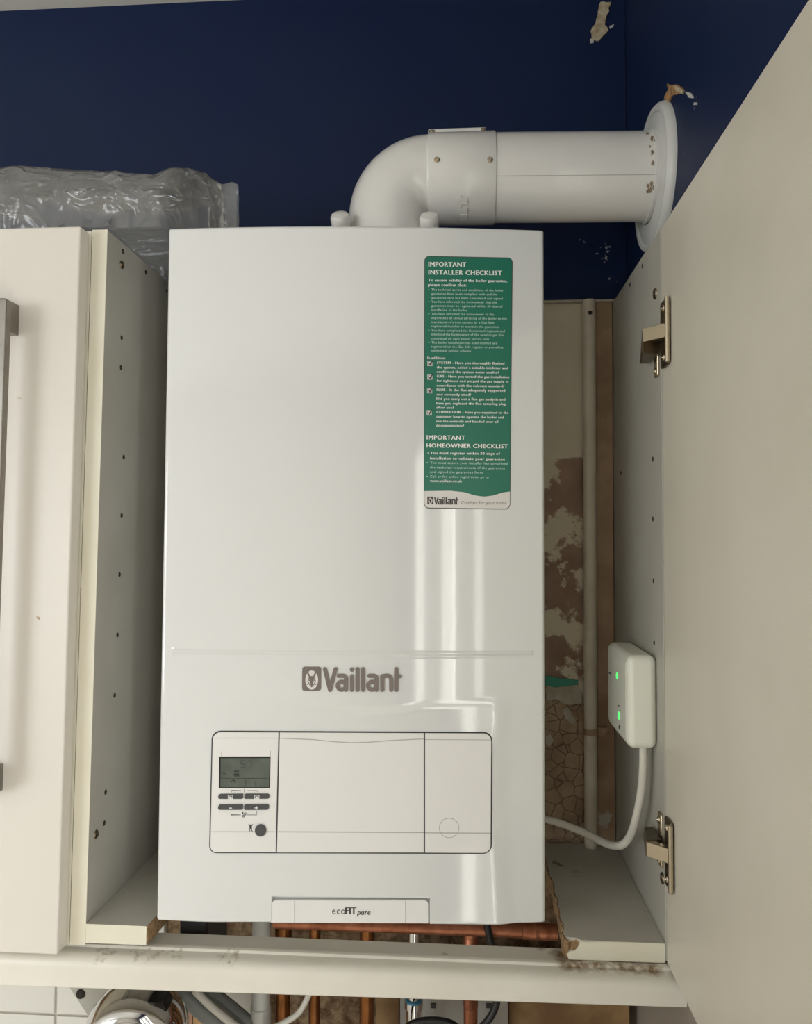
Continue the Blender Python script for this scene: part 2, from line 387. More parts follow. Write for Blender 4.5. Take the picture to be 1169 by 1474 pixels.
mb.f = [(j*nu+i, j*nu+i+1, (j+1)*nu+i+1, (j+1)*nu+i) for j in range(nv-1) for i in range(nu-1)]
loop = [i for i in range(nu)]+[j*nu+nu-1 for j in range(1, nv)]+[(nv-1)*nu+i for i in range(nu-2, -1, -1)]+[j*nu for j in range(nv-2, 0, -1)]
back = []
for i in loop:
    l = (np.array(mb.v[i])-BT) @ BR; l[1] = .212; back.append(tuple(l @ BR.T+BT))
nb = len(mb.v); mb.v += back; n = len(loop)
mb.f += [(loop[k], nb+k, nb+(k+1) % n, loop[(k+1) % n]) for k in range(n)]; mb.f.append(tuple(nb+k for k in range(n)))
obj('casing', mb, M['boiler'], boiler, smooth=50)

def bil(q, s, t):   # q: TL, TR, BR, BL pixels
    q = np.array(q, float); s = np.asarray(s)[..., None]; t = np.asarray(t)[..., None]
    return (q[0]*(1-s)+q[1]*s)*(1-t)+(q[3]*(1-s)+q[2]*s)*t
def plate_px(name, q, rad, off, thick, m, parent, label=None, nx=20, edge=0.0006):
    """thin plate that follows the casing; rad = corner radius in pixels (TL, TR, BR, BL)"""
    W = abs(q[1][0]-q[0][0]); Hh = abs(q[3][1]-q[0][1]); R = max(max(rad), 1)
    tt = [R*(1-math.cos(a))/Hh for a in np.linspace(0, PI/2, 7)] + list(np.linspace(R/Hh, 1-R/Hh, 14)[1:-1]) + [1-R*(1-math.cos(a))/Hh for a in np.linspace(PI/2, 0, 7)]
    rows = []
    for t in tt:
        y = t*Hh
        def inset(r, d): return 0 if r == 0 or d >= r else r-math.sqrt(max(r*r-(r-d)**2, 0))
        il = max(inset(rad[0], y), inset(rad[3], Hh-y))/W; ir = max(inset(rad[1], y), inset(rad[2], Hh-y))/W
        rows.append(bil(q, np.linspace(il, 1-ir, nx), np.full(nx, t)))
    rows = np.array(rows); nr = len(rows)
    top = Bp(rows[..., 0], rows[..., 1], off); u, v = bpix(rows[..., 0], rows[..., 1], H1)
    bot = B(u, v, off-thick)
    mb = MB(); mb.add(top.reshape(-1, 3), [(j*nx+i, j*nx+i+1, (j+1)*nx+i+1, (j+1)*nx+i) for j in range(nr-1) for i in range(nx-1)])
    lp = list(range(nx))+[j*nx+nx-1 for j in range(1, nr)]+[(nr-1)*nx+i for i in range(nx-2, -1, -1)]+[j*nx for j in range(nr-2, 0, -1)]
    nb = len(mb.v); mb.v += [tuple(bot.reshape(-1, 3)[i]) for i in lp]; n = len(lp)
    mb.f += [(lp[k], lp[(k+1) % n], nb+(k+1) % n, nb+k) for k in range(n)]
    return obj(name, mb, m, parent, smooth=40, label=label)
# flat print in pixel coordinates, laid on the casing
class Ink:
    def __init__(s): s.items = []
    def poly(s, pts): s.items.append((np.array(pts, float), [tuple(range(len(pts)))])); return s
    def disc(s, x, y, rx, ry=None, n=20, rot=0):
        ry = ry or rx; c, sn = math.cos(rot), math.sin(rot)
        return s.poly([(x+rx*math.cos(2*PI*k/n)*c-ry*math.sin(2*PI*k/n)*sn, y+rx*math.cos(2*PI*k/n)*sn+ry*math.sin(2*PI*k/n)*c) for k in range(n)])
    def ring(s, x, y, rx, ry, w, n=32):
        o = [(x+rx*math.cos(2*PI*k/n), y+ry*math.sin(2*PI*k/n)) for k in range(n)]; i = [(x+(rx-w)*math.cos(2*PI*k/n), y+(ry-w)*math.sin(2*PI*k/n)) for k in range(n)]
        s.items.append((np.array(o+i, float), [(k, (k+1) % n, n+(k+1) % n, n+k) for k in range(n)])); return s
    def stroke(s, pts, w, caps=True):
        pts = [np.array(p, float) for p in pts]; L = []; R_ = []; D_ = []
        for a, b in zip(pts[:-1], pts[1:]):
            k = max(1, int(np.linalg.norm(b-a)/12)); D_ += [a+(b-a)*j/k for j in range(k)]
        pts = D_+[pts[-1]]
        for i, p in enumerate(pts):
            a = pts[max(i-1, 0)]; b = pts[min(i+1, len(pts)-1)]; d = (b-a)/max(np.linalg.norm(b-a), 1e-9); nrm = np.array([-d[1], d[0]])
            if 0 < i < len(pts)-1:
                d1 = (p-a)/max(np.linalg.norm(p-a), 1e-9); k = 1/max(.5, abs(np.dot(np.array([-d1[1], d1[0]]), nrm)))
            else: k = 1
            L.append(p+nrm*w/2*k); R_.append(p-nrm*w/2*k)
        n = len(pts)
        s.items.append((np.array(L+R_), [(i, i+1, n+i+1, n+i) for i in range(n-1)]))
        if caps: s.disc(*pts[0], w/2, n=14); s.disc(*pts[-1], w/2, n=14)
        return s
    def rect(s, x0, y0, x1, y1): return s.poly([(x0,y0),(x1,y0),(x1,y1),(x0,y1)])
    def text(s, body, x0, yb, x1, cap, bold=0, slope=0, shear=0):
        c = bpy.data.curves.new('t', 'FONT'); c.body = body; c.resolution_u = 2; c.space_character = 1.1; c.offset = 0; c.shear = shear
        o = bpy.data.objects.new('t', c); me = bpy.data.meshes.new_from_object(o)
        v = np.array([(p.co.x, p.co.y) for p in me.vertices]); fs = [tuple(p.vertices) for p in me.polygons]
        bpy.data.objects.remove(o); bpy.data.curves.remove(c); bpy.data.meshes.remove(me)
        if len(v) == 0: return s
        a, b = v[:, 0].min(), v[:, 0].max(); X = x0+(v[:, 0]-a)/(b-a)*(x1-x0); Y = yb-v[:, 1]*cap/.70+(X-x0)*slope
        for dx in ((-bold*cap, 0, bold*cap) if bold else (0,)): s.items.append((np.stack([X+dx, Y], 1), fs))
        return s
    def build(s, name, off, m, parent, thick=0, label=None, mapf=None, stuff=True):
        mb = MB()
        for k, (v, f) in enumerate(s.items):
            mp = mapf or Bp; top = mp(v[:, 0], v[:, 1], off+(k % 40)*4e-6); mb.add(top, f)
            if thick:      # raised print: side walls down to the surface
                cnt = {}
                for fc_ in f:
                    for a, b in zip(fc_, fc_[1:]+fc_[:1]): cnt.setdefault(frozenset((a, b)), []).append((a, b))
                n_ = len(top); mb.add(np.concatenate([top, mp(v[:, 0], v[:, 1], off-thick)]), [(a, b, n_+b, n_+a) for q_ in cnt.values() if len(q_) == 1 for a, b in q_])
        me = bpy.data.meshes.new(name); me.from_pydata(mb.v, [], mb.f); me.materials.append(m)
        o = bpy.data.objects.new(name, me); COL.objects.link(o); link_parent(o, parent)
        bm = bmesh.new(); bm.from_mesh(me); bm.normal_update(); fw = BR @ np.array([0, -1, 0])
        for f in bm.faces:
            if f.normal.dot(Vector(fw)) < 0: f.normal_flip()
        bm.to_mesh(me); bm.free()
        if label: o['label'] = label
        if stuff: o['kind'] = 'stuff'
        return o
def hare(ink_w, ink_d, x0, y0, x1, y1):
    """hare head in an oval, inside a rounded square given in pixels"""
    W, Hh = x1-x0, y1-y0; X = lambda a: x0+a*W; Y = lambda b: y0+b*Hh
    ink_w.disc(X(.5), Y(.55), .34*W, .40*Hh, 32)
    e = [(.20,.10,.40,.42),(.80,.10,.60,.42)]
    for a, b, c, d in e: ink_d.stroke([(X(a), Y(b)), (X((a+c)/2), Y((b+d)/2)), (X(c), Y(d))], .085*W)
    ink_d.disc(X(.5), Y(.47), .15*W, .09*Hh); ink_d.disc(X(.5), Y(.60), .085*W, .20*Hh)
    for sgn in (-1, 1):
        ink_d.stroke([(X(.5+sgn*.15), Y(.48)), (X(.5+sgn*.20), Y(.60)), (X(.5+sgn*.13), Y(.72)), (X(.5), Y(.84))], .04*W)
        ink_d.disc(X(.5+sgn*.115), Y(.56), .035*W); ink_d.stroke([(X(.5+sgn*.18), Y(.73)), (X(.5+sgn*.32), Y(.75))], .022*W)
    ink_d.disc(X(.5), Y(.80), .05*W)
def wordmark(ink, x0, y0, x1, y1, only=None):
    """letters of the maker's name as rounded strokes; native box 290..1030 x 125..356"""
    X = lambda a: x0+(a-290)/740*(x1-x0); Y = lambda b: y0+(b-125)/231*(y1-y0); k = (x1-x0)/740
    S = lambda pts, w=39: ink.stroke([(X(a), Y(b)) for a, b in pts], w*k)
    on = lambda k_: only is None or only == k_
    if on(0): S([(310,146),(358,338)]); S([(409,146),(358,338)])
    for dx in (0, 284):
        if not on(1 if dx == 0 else 5): continue
        S([(440,208),(484,208),(500,214),(507,232),(507,337)])
        n = 20; S([(466+38*math.cos(2*PI*i/n), 300+37*math.sin(2*PI*i/n)) for i in range(n+1)], 37) if dx == 0 else S([(466+dx+38*math.cos(2*PI*i/n), 300+37*math.sin(2*PI*i/n)) for i in range(n+1)], 37)
        S([(440+dx,208),(484+dx,208),(500+dx,214),(507+dx,232),(507+dx,337)])
    if on(2): S([(562,212),(562,337)]); ink.disc(X(562), Y(150), 21*k)
    if on(3): S([(614,146),(614,337)])
    if on(4): S([(666,146),(666,337)])
    if on(6): S([(845,212),(845,337)]); S([(846,226),(858,212),(872,208),(900,208),(922,218),(928,240),(928,337)])
    if on(7): S([(975,146),(975,337)]); S([(975,214),(1012,214)], 34)

# control panel
fq = [(305,1051.5),(709,1053.5),(708,1229),(301,1228)]
plate_px('fascia_frame', fq, (13,13,13,11), .0004, .002, M['gap'], boiler, 'dark gap outlining the control panel')
dp = plate_px('display_panel', [(307,1053.5),(401,1054),(397,1226),(303.2,1226)], (11,0,0,9), .0014, .0015, M['fascia'], boiler)
fl = plate_px('flap', [(403.2,1054),(610,1055),(610,1226.3),(399,1226.3)], (0,0,0,0), .0014, .0015, M['fascia'], boiler, 'wide central flap of the control panel')
rp = plate_px('side_cover', [(612,1055),(707,1055.5),(706,1227),(612,1226.5)], (0,11,11,0), .0014, .0015, M['fascia'], boiler, 'right-hand cover with a round knockout')
hair = lambda pts, w=.9: Ink().stroke(pts, w, False)
hair([(307,1062),(401,1062)]).stroke([(302.5,1196.5),(397,1196.5)], 1.1, False).stroke([(319.5,1081),(319.5,1089)], .8, False).stroke([(389.6,1080),(389.6,1089)], .8, False).build('fine_groove', .00150, M['groove'], dp)
hair([(403,1062),(450,1064),(480,1067),(505,1068.5),(530,1068),(560,1065.5),(610,1063)], 1.3).stroke([(399,1196.5),(610,1197.5)], 1.5, False).build('fine_groove', .00150, M['groove'], fl)
hair([(612,1064),(707,1064.5)]).stroke([(612,1198),(706,1198.5)], 1.3, False).ring(646.5, 1191, 14.5, 14.5, .9).build('fine_groove', .00150, M['groove'], rp)
plate_px('screen_surround', [(316,1088.5),(390,1088.3),(389,1134),(315.5,1134)], (0,0,0,0), .0015, .0008, M['black'], dp, nx=8)
scr = plate_px('lcd_screen', [(318.5,1090.8),(388.5,1090.6),(387.6,1132.4),(318,1132.4)], (0,0,0,0), .0017, .0008, M['lcd'], dp, nx=8)
k7 = lambda x, y: (290+x/8.19, 1040+y/8.19)
ik = Ink()
def seg7(x, y, w, h, segs):
    Pn = {'a': ((0,0),(1,0)), 'b': ((1,0),(1,.5)), 'c': ((1,.5),(1,1)), 'd': ((0,1),(1,1)), 'e': ((0,.5),(0,1)), 'f': ((0,0),(0,.5)), 'g': ((0,.5),(1,.5))}
    for s_ in segs: (a, b), (c, d) = Pn[s_]; ik.stroke([(x+a*w, y+b*h), (x+c*w, y+d*h)], 1.1)
seg7(347.5, 1094.5, 5, 9.5, 'afgcd'); seg7(357.5, 1094.5, 4.6, 9.5, 'abc')
ik.stroke([k7(240,655), k7(800,655)], .8, False).stroke([k7(520,655), k7(520,750)], .9, False).stroke([k7(355,690), k7(385,668), k7(405,690)], 1.3).stroke([k7(385,670), k7(400,705)], 1)
ik.rect(*k7(388,560), *k7(450,575)).rect(*k7(388,595), *k7(450,630)).stroke([k7(250,580), k7(285,600)], 1.5).rect(*k7(640,690), *k7(650,740))
ik.build('segments', .00185, M['lcd_ink'], scr)
B1 = [((206,836),(497,832),(497,890),(206,890)), ((514,832),(806,832),(806,888),(514,890)), ((204,960),(496,956),(496,1018),(204,1018)), ((511,956),(803,956),(801,1018),(511,1020))]
for i, q in enumerate(B1):
    bq = [k7(*p) for p in q]; r = (3.5, 1.5, 1.5, 2.5) if i % 2 == 0 else (2.5, 3, 3, 1.5)
    b_ = plate_px('button', bq, r, .0030, .0026, M['grey_btn'], dp, nx=8, label=['dark grey button marked with a flame square', 'dark grey button marked with a tap square', 'dark grey minus button', 'dark grey plus button'][i] if i > 1 else None)
    t = Ink(); cx, cy = k7(*((350,866),(660,866),(350,996),(655,994))[i])
    if i < 2:
        x0, y0, x1, y1 = cx-3.2, cy-2.4, cx+3.2, cy+2.4
        t.stroke([(x0,y0),(x1,y0),(x1,y1),(x0,y1),(x0,y0)], .8).stroke([(cx-1.3,cy),(cx+1.3,cy+.2)], 1.4)
    elif i == 2: t.stroke([(cx-2.4,cy),(cx+2.4,cy)], 1.1, False)
    else: t.stroke([(cx-2.6,cy),(cx+2.6,cy)], 1.1, False).stroke([(cx,cy-2.6),(cx,cy+2.6)], 1.1, False)
    t.build('symbol', .0032, M['white_print'], b_)
rb = plate_px('round_button', [(375.8-8,1194-8.6),(375.8+8,1194-8.6),(375.8+8,1194+8.6),(375.8-8,1194+8.6)], (8,8,8,8), .0032, .0030, M['grey_btn'], dp, nx=10)
t = Ink()
for pts in ([(358,812),(358,797),(470,797)], [(550,797),(662,797),(662,812)], [(352,1042),(352,1082),(465,1082)], [(545,1082),(656,1082),(656,1042)]): t.stroke([k7(*p) for p in pts], .7)
t.stroke([k7(512,780), k7(512,818)], .9).disc(*k7(490,1058), 1.2).stroke([k7(490,1108), k7(530,1058)], .7).stroke([k7(500,1112), k7(540,1062)], .7).stroke([k7(483,1102), k7(520,1052)], .7)
for a, b in (((560,1190),(606,1278)), ((608,1190),(562,1278))): t.stroke([k7(*a), k7(*b)], .7)
t.disc(*k7(584,1218), 1.6, 3).stroke([k7(575,1220), k7(572,1270)], .8).stroke([k7(594,1220), k7(598,1270)], .8)
t.build('printed_symbols', .0016, M['print'], dp)

# cover at the base, with its lettering
bc = plate_px('base_cover', [(391,1296.5),(616.5,1296.5),(616.5,1329.5),(390,1328.5)], (6,6,0,0), -.0006, .004, M['fascia'], boiler, 'small pull-out cover at the base')
bp_ = lambda px, py, off=0: Bp(px, py, off-.002)
hair([(424,1297),(424,1329)], 1.1).stroke([(584,1297),(584,1329)], 1.1, False).build('fine_groove', -.0004, M['groove'], bc)
t = Ink().text('eco', 478, 1316, 497, 10, 0).text('FIT', 497.5, 1316, 512.5, 10, .06).text('pure', 514, 1317, 533, 7.5, .04, 0, .25)
t.build('lettering', -.0003, M['print'], bc)

# badge
bg = plate_px('badge', [(435.5,959.5),(462.5,959.5),(462,994),(435,994)], (3.5,3.5,3.5,3.5), .0012, .0015, M['badge'], boiler, 'taupe brand badge with a hare emblem', nx=8)
iw, idk = Ink(), Ink(); hare(iw, idk, 435.5, 959.5, 462.5, 994)
iw.build('emblem_ground', .00135, M['sticker_white'], bg); idk.build('emblem', .0016, M['badge'], bg)
for k_ in range(8):
    iw2 = Ink(); wordmark(iw2, 464.8, 959.8, 579, 995.6, k_); iw2.build('letter', .0012, M['badge'], bg, .0014, stuff=False)

# checklist sticker
sq = [(611,368.5),(738,371),(734.5,733.5),(610,732)]
st = plate_px('checklist_sticker', sq, (7,7,8,8), .00025, .0002, M['sticker_white'], boiler, 'tall green and white checklist sticker', nx=14)
plate_px('border', sq, (7,7,8,8), .0003, .0002, M['badge_grey'], st, nx=14)
gq = [(612,369.6),(737,372),(733.8,732.2),(611,730.8)]
plate_px('white_footer', gq, (6,6,7,7), .00036, .0002, M['sticker_white'], st, nx=14)
# green field with a wavy lower edge
NXg, rows = 40, []
gt = np.concatenate([[6.0*(1-math.cos(a)) for a in np.linspace(0, PI/2, 7)], np.linspace(12, 340, 30)])
for y in gt:
    s_ = np.linspace(0, 1, NXg); ins = (6-math.sqrt(max(36-(6-min(y, 6))**2, 0)))/125 if y < 6 else 0
    s_ = ins+(1-2*ins)*s_
    t_ = y/361; base = bil(gq, s_, np.full(NXg, t_)); rows.append(base)
wx = np.array([0,.3,.46,.6,.7,.8,.92,1]); wy = np.array([707,706.5,708.5,713.5,715,713.5,709,707.5])
last = rows[-1].copy(); lastY = np.interp(np.linspace(0, 1, NXg), wx, wy)
for i in range(len(rows)):
    yb = rows[i][:, 1]; f = np.clip((gt[i]-12)/(340-12), 0, 1)
    rows[i][:, 1] = yb+(lastY-last[:, 1])*f**6
rows = np.array(rows); nr = len(rows); pts3 = Bp(rows[..., 0], rows[..., 1], .00044).reshape(-1, 3)
mbg = MB().add(pts3, [(j*NXg+i, (j+1)*NXg+i, (j+1)*NXg+i+1, j*NXg+i+1) for j in range(nr-1) for i in range(NXg-1)])
obj('green_field', mbg, M['green'], st, smooth=40)
c3 = lambda x, y: (600+x/7.193, 355+y/7.193)
c4 = lambda x, y: (600+x/7.56, 550+y/7.56)
bold, thin = Ink(), Ink()
def line(c, body, x0, y, x1, cap, b):
    k = 7.193 if c is c3 else 7.56; (X0, Y), (X1, _) = c(x0, y), c(x1, y)
    ink = bold if b else thin
    if body[0] == '*':
        ink.disc(X0+.7, Y-cap/k*.45, .75, n=10); X0 = c(152 if c is c3 else 146, y)[0]; body = body[1:]
    ink.text(body, X0, Y, X1, cap/k, .05 if b else 0, .011)
for a in (('IMPORTANT',122,208,510,50,1), ('INSTALLER CHECKLIST',122,290,880,48,1), ('To ensure validity of the boiler guarantee,',120,362,935,29,1), ('please confirm that:',118,410,512,29,1),
    ('*The technical terms and conditions of the boiler',120,458,898,24,0), ('guarantee have been complied with and the',152,500,835,24,0), ('guarantee card has been completed and signed',152,542,888,24,0),
    ('*You have informed the homeowner that the',120,582,830,24,0), ('guarantee must be registered within 30 days of',152,624,888,24,0), ('installation of the boiler',152,667,522,24,0),
    ('*You have informed the homeowner of the',120,708,798,24,0), ('importance of annual servicing of the boiler to the',152,750,933,24,0), ("manufacturer's instructions by a Gas Safe",152,793,800,24,0), ('registered installer to maintain the guarantee',152,835,855,24,0),
    ('*You have completed the Benchmark logbook and',120,880,910,24,0), ('informed the homeowner of the need to get this',152,920,898,24,0), ('completed on each annual service visit',152,963,748,24,0),
    ('*The boiler installation has been notified and',120,1005,833,24,0), ('registered on the Gas Safe register or prevailing',152,1047,892,24,0), ('competent person scheme',152,1088,560,24,0),
    ('In addition:',112,1165,295,26,1), ('SYSTEM - Have you thoroughly flushed',210,1215,905,26,1), ('the system, added a suitable inhibitor and',208,1262,943,26,1), ('confirmed the system water quality?',208,1308,850,26,1),
    ('GAS - Have you tested the gas installation',208,1355,955,26,1), ('for tightness and purged the gas supply in',208,1402,948,26,1), ('accordance with the relevant standard?',208,1450,905,26,1)): line(c3, *a)
for a in (('FLUE - Is the flue adequately supported',218,98,960,27,1), ('and correctly sited?',218,147,588,27,1), ('Did you carry out a flue gas analysis and',215,195,962,27,1), ('have you replaced the flue sampling plug',215,243,968,27,1), ('after use?',215,290,402,27,1),
    ('COMPLETION - Have you explained to the',215,338,998,27,1), ('customer how to operate the boiler and',215,388,945,27,1), ('use the controls and handed over all',213,438,885,27,1), ('documentation?',213,485,512,27,1),
    ('IMPORTANT',110,625,525,48,1), ('HOMEOWNER CHECKLIST',108,712,990,46,1), ('*You must register within 30 days of',118,785,905,29,1), ('installation to validate your guarantee',145,842,958,29,1),
    ('*You must ensure your installer has completed',108,890,988,26,0), ('the technical requirements of the guarantee',145,940,958,26,0), ('and signed the guarantee form',145,990,715,26,0), ('*Call or for online registration go to',108,1040,782,26,0), ('www.vaillant.co.uk',145,1088,492,28,1)): line(c4, *a)
bold.build('lettering', .00052, M['white_print'], st); thin.build('lettering', .00052, M['pale_print'], st, label='small pale lettering')
tb, tk = Ink(), Ink()
for c, x, y in ((c3,110,1185), (c3,110,1326), (c4,113,67), (c4,108,308)):
    (X, Y) = c(x, y); tb.rect(X, Y, X+7.2, Y+7.2); tk.stroke([(X+.9,Y+.9),(X+6.3,Y+.9),(X+6.3,Y+6.3),(X+.9,Y+6.3),(X+.9,Y+.9)], .5, False)
    tk.stroke([(X+1.8,Y+3.4),(X+3.4,Y+5.4),(X+7.6,Y-.4)], 1.3)
tb.build('tick_box', .00052, M['white_print'], st); tk.build('tick', .0007, M['badge_grey'], st)
ft, fw_, fg = Ink(), Ink(), Ink()
e0, e1 = c4(115, 1247), c4(180, 1330)
ft.rect(*e0, *e1); hare(fw_, fg, *e0, *e1); w0, w1 = c4(188, 1250), c4(452, 1334); wordmark(ft, *w0, *w1)
ft.build('lettering', .00045, M['badge_grey'], st); fw_.build('emblem_ground', .0007, M['sticker_white'], st); fg.build('emblem', .00095, M['badge_grey'], st)
Ink().text('Comfort for your home', *c4(485,1330), c4(975,0)[0], 4.8, 0, .004).build('lettering', .00045, M['badge'], st)

# ------------------------------------------------------------------ flue
YFL = .10
pa = onY(715, 257, YFL); XV = onY(503, 325, YFL)[0]+.0472; X1 = onY(618, 257, YFL)[0]; X2 = onY(712, 257, YFL)[0]; zA = pa[2]
RB = X1-XV; RP = .0472
flue = thing('flue', 'white flue pipe with bend from boiler top to navy wall', 'flue pipe', (XV, YFL, ZO+.3154))
path = [(XV, YFL, ZO+.3188)]+[(XV+RB-RB*math.cos(a), YFL, zA-RB+RB*math.sin(a)) for a in np.linspace(0, PI/2, 22)]
obj('elbow', MB().tube(path+[(X1+.004, YFL, zA)], RP, 64), M['flue'], flue, smooth=50)
col = obj('collar', MB().lathe([(RP-.001,-.001),(RP+.0014,0),(RP+.0018,.001),(RP+.0018,X2-X1-.001),(RP+.0013,X2-X1),(RP-.001,X2-X1+.0005)], (X1, YFL, zA), (1,0,0), 72, False), M['flue'], flue, smooth=40)
pe = onX(947.5, 255, XW); ye, ze = pe[1], pe[2]
def axis_at(x): t = (x-X2)/(XW-X2); return np.array([x, YFL+(ye-YFL)*t, zA+(ze-zA)*t])
obj('straight_pipe', MB().tube([axis_at(X2-.004), axis_at(X2+.05), axis_at(XW-.001)], [RP, RP*.998, RP*.985], 72), M['flue'], flue, smooth=50)
# lengthwise seam
def surf(x, py):    # point on the pipe surface seen at the given height
    c = axis_at(x); 
    best = min(np.linspace(-PI/2, PI/2, 181), key=lambda a: abs(project(c+np.array([0, -math.cos(a)*RP*.99, math.sin(a)*RP*.99]))[1]-py))
    return c+np.array([0, -math.cos(best)*(RP*.992), math.sin(best)*(RP*.992)]), best
def project(p):
    q = (np.asarray(p)-CAM) @ AX; return np.array([CX+F*q[0]/q[2], CY-F*q[1]/q[2]])
s0, a0 = surf(X2+.001, 253)
obj('seam', MB().tube([axis_at(x)+np.array([0, -math.cos(a0), math.sin(a0)])*RP*(1-.015*(x-X2)/(XW-X2)) for x in (X2+.001, .1, .15, XW-.012)], .00035, 6), M['groove'], flue)
obj('inspection_tab', MB().box(onY(617,190,YFL)[0], onY(700,190,YFL)[0], YFL-.012, YFL+.012, zA+RP-.0012, zA+RP+.0062), M['flue'], flue, bevel=.0015)
# screws
def screw_mesh(r):
    return MB().lathe([(0.0002,-.0015),(r,-.0015),(r,.0004),(r*.8,.0010),(r*.42,.0011),(r*.40,.0003),(.0002,.0003)], (0,0,0), (0,-1,0), 20, False)
ssrc = None
def on_pipe(px, py, r):
    Y = YFL
    for _ in range(6):
        p = onY(px, py, Y); dz = np.clip((p[2]-zA)/r, -.99, .99); Y = YFL-r*math.sqrt(1-dz*dz)
    return onY(px, py, Y), math.asin(dz)
for (px, py) in ((629,230), (705.5,230), (622,190.5), (696,190.5)):
    p, a = on_pipe(px, py, RP+.0018)
    if py < 200: p = np.array([p[0], YFL-.0125, zA+RP+.0034]); a = .9
    o = obj('screw', screw_mesh(.0032 if py > 200 else .0028), M['steel'], flue, smooth=35, loc=P(p)) if ssrc is None else copy_part(ssrc, P(p), flue)
    ssrc = ssrc or o; o.rotation_euler = (-a, 0, 0)
p = onY(555.5, 305, YFL-RP*.97); o = copy_part(ssrc, P(p), flue); o.rotation_euler = (0, 0, -.1)
for (px, py, lb) in ((490,316,0), (618,317,0)):
    p = onY(px, py, .055); r = .0104
    obj('test_cap', MB().lathe([(r*.96,-.020),(r*1.0,-.004),(r*1.02,.0),(r*1.0,.003),(r*.86,.0055),(r*.4,.0068),(.0003,.007)], P(p), (0,-.75,.66), 28), M['flue'], flue, smooth=40)
# embossed maker's name, running up the collar
def pipe_map(X, Y, off=0):
    out = []
    for x, y in zip(X, Y):
        p, a = on_pipe(x, y, RP+.0018); c = np.array([p[0], YFL, zA]); out.append(c+np.array([0, -math.cos(a), math.sin(a)])*(RP+.0018+off))
    return np.array(out)
t = Ink()
for k_ in range(3, 8): wordmark(t, 0, 0, 66, 16, k_)
rt = Ink(); rt.items = [(np.stack([v[:, 1]+657, 347-v[:, 0]], 1), f) for v, f in t.items]
rt.build('embossed_lettering', .0013, M['flue'], flue, .0013, mapf=pipe_map)
# wall plate
wp = obj('wall_plate', MB().lathe([(.046,.001),(.046,.010),(.053,.0105),(.063,.0085),(.0675,.0075),(.0695,.0095),(.0740,.0095),(.0770,.0065),(.0785,.002),(.0785,.0002)], P(onX(947.5, 259.5, XW)), (-1,0,0), 96, False), M['flange'], flue, smooth=30)
rs = MB()
for i in range(26):
    a = random.uniform(-.75, .9); x = XW-random.uniform(.0105, .020); r_ = RP*.987+.0002
    c = axis_at(x); d = np.array([0, -math.cos(a), -math.sin(a)]); sz = random.uniform(.0006, .0022)
    tp = np.array([1,0,0]); td = np.array([0, math.sin(a), -math.cos(a)])
    q = [c+d*r_+tp*sz*math.cos(b)*random.uniform(.5,1.1)+td*sz*1.6*math.sin(b)*random.uniform(.5,1.1) for b in np.linspace(0, 2*PI, 9)[:-1]]
    rs.prism(q, P(d*.0003))
obj('brown_sealant', rs, M['sealant'], flue, kind='stuff')
tp_ = MB().lathe([(RP*.987+.0016,.0005),(RP*.987+.0012,.0035),(RP*.987-.0002,.0045)], (XW-.0095, ye, ze), (-1,0,0), 64, False)
obj('sealant_ring', tp_, M['flange'], flue, smooth=40)

# ------------------------------------------------------------------ boiler cupboard
cup = thing('boiler_cupboard', 'white tall cupboard around the boiler with its door swung open', 'cupboard', (-.08, .13, ZB))
T = .0160
def lean(x, z): return x+DXL*(ZT-z)/(ZT-ZB)
zb0 = ZD+.001
def leaning(x0, x1, y0, y1, z0, z1):
    return MB().hexa([(lean(x0,z0),y0,z0),(lean(x1,z0),y0,z0),(lean(x1,z0),y1,z0),(lean(x0,z0),y1,z0),(lean(x0,z1),y0,z1),(lean(x1,z1),y0,z1),(lean(x1,z1),y1,z1),(lean(x0,z1),y1,z1)])
lp_ = obj('side_panel', leaning(XL-T, XL, .0008, YW-.001, zb0, ZT), M['melamine'], cup, bevel=.0004)
obj('edge_strip', leaning(XL-T, XL, 0, .0007, zb0, ZT), M['cream'], lp_, label='cream edging strip')
rp_ = obj('side_panel', MB().box(XR, XR+T, YF, YW-.001, zb0, ZTR), M['melamine'], cup, bevel=.0004)
hs = obj('pin_hole', MB().lathe([(.0002,.0002),(.0021,.0002),(.0024,.0004),(.0027,.0001),(.0027,-.0005)], (0,0,0), (1,0,0), 12, False), M['dark'], lp_, loc=P(onX(175,486,lean(XL, onX(175,486,XL)[2]))))
for px, py in ((177,362),(210,392),(240,419),(174,529),(178,658),(175,742),(172,827),(169,914),(165,1001),(152,1140),(150,1185)):
    q = onX(px, py, XL); q = onX(px, py, lean(XL, q[2])); copy_part(hs, P(q), lp_)
for px, py in ((925,383),(907,410),(894,681),(940,661),(940,747),(941,836),(942,925)):
    q = onX(px, py, XR); c = copy_part(hs, P(q), rp_); c.rotation_euler = (0, 0, PI)
cs = None
for px, py, X, pr in ((175,381,XL,lp_), (138,1201,XL,lp_), (944,423,XR,rp_), (954.5,1264,XR,rp_)):
    q = onX(px, py, X); q = onX(px, py, lean(X, q[2])) if X == XL else q
    if cs is None:
        cs = obj('screw', MB().lathe([(.0002,.0008),(.0012,.0008),(.0014,.0014),(.0036,.0014),(.0042,.0008),(.0046,-.0005)], (0,0,0), (1,0,0), 18, False), M['steel_dark'], pr, smooth=30, loc=P(q))
    else:
        c = copy_part(cs, P(q), pr)
        if X == XR: c.rotation_euler = (0, 0, PI); c.scale = (1.3, 1.3, 1.3)
# sawn remains of the base board
def jag_board(name, outline, z0, z1, face_mat, edge_pts, edge_mat):
    b = obj(name, MB().prism([(x, y, z0) for x, y in outline], (0,0,z1-z0)), face_mat, cup)
    return b
zb1 = ZB-.0195
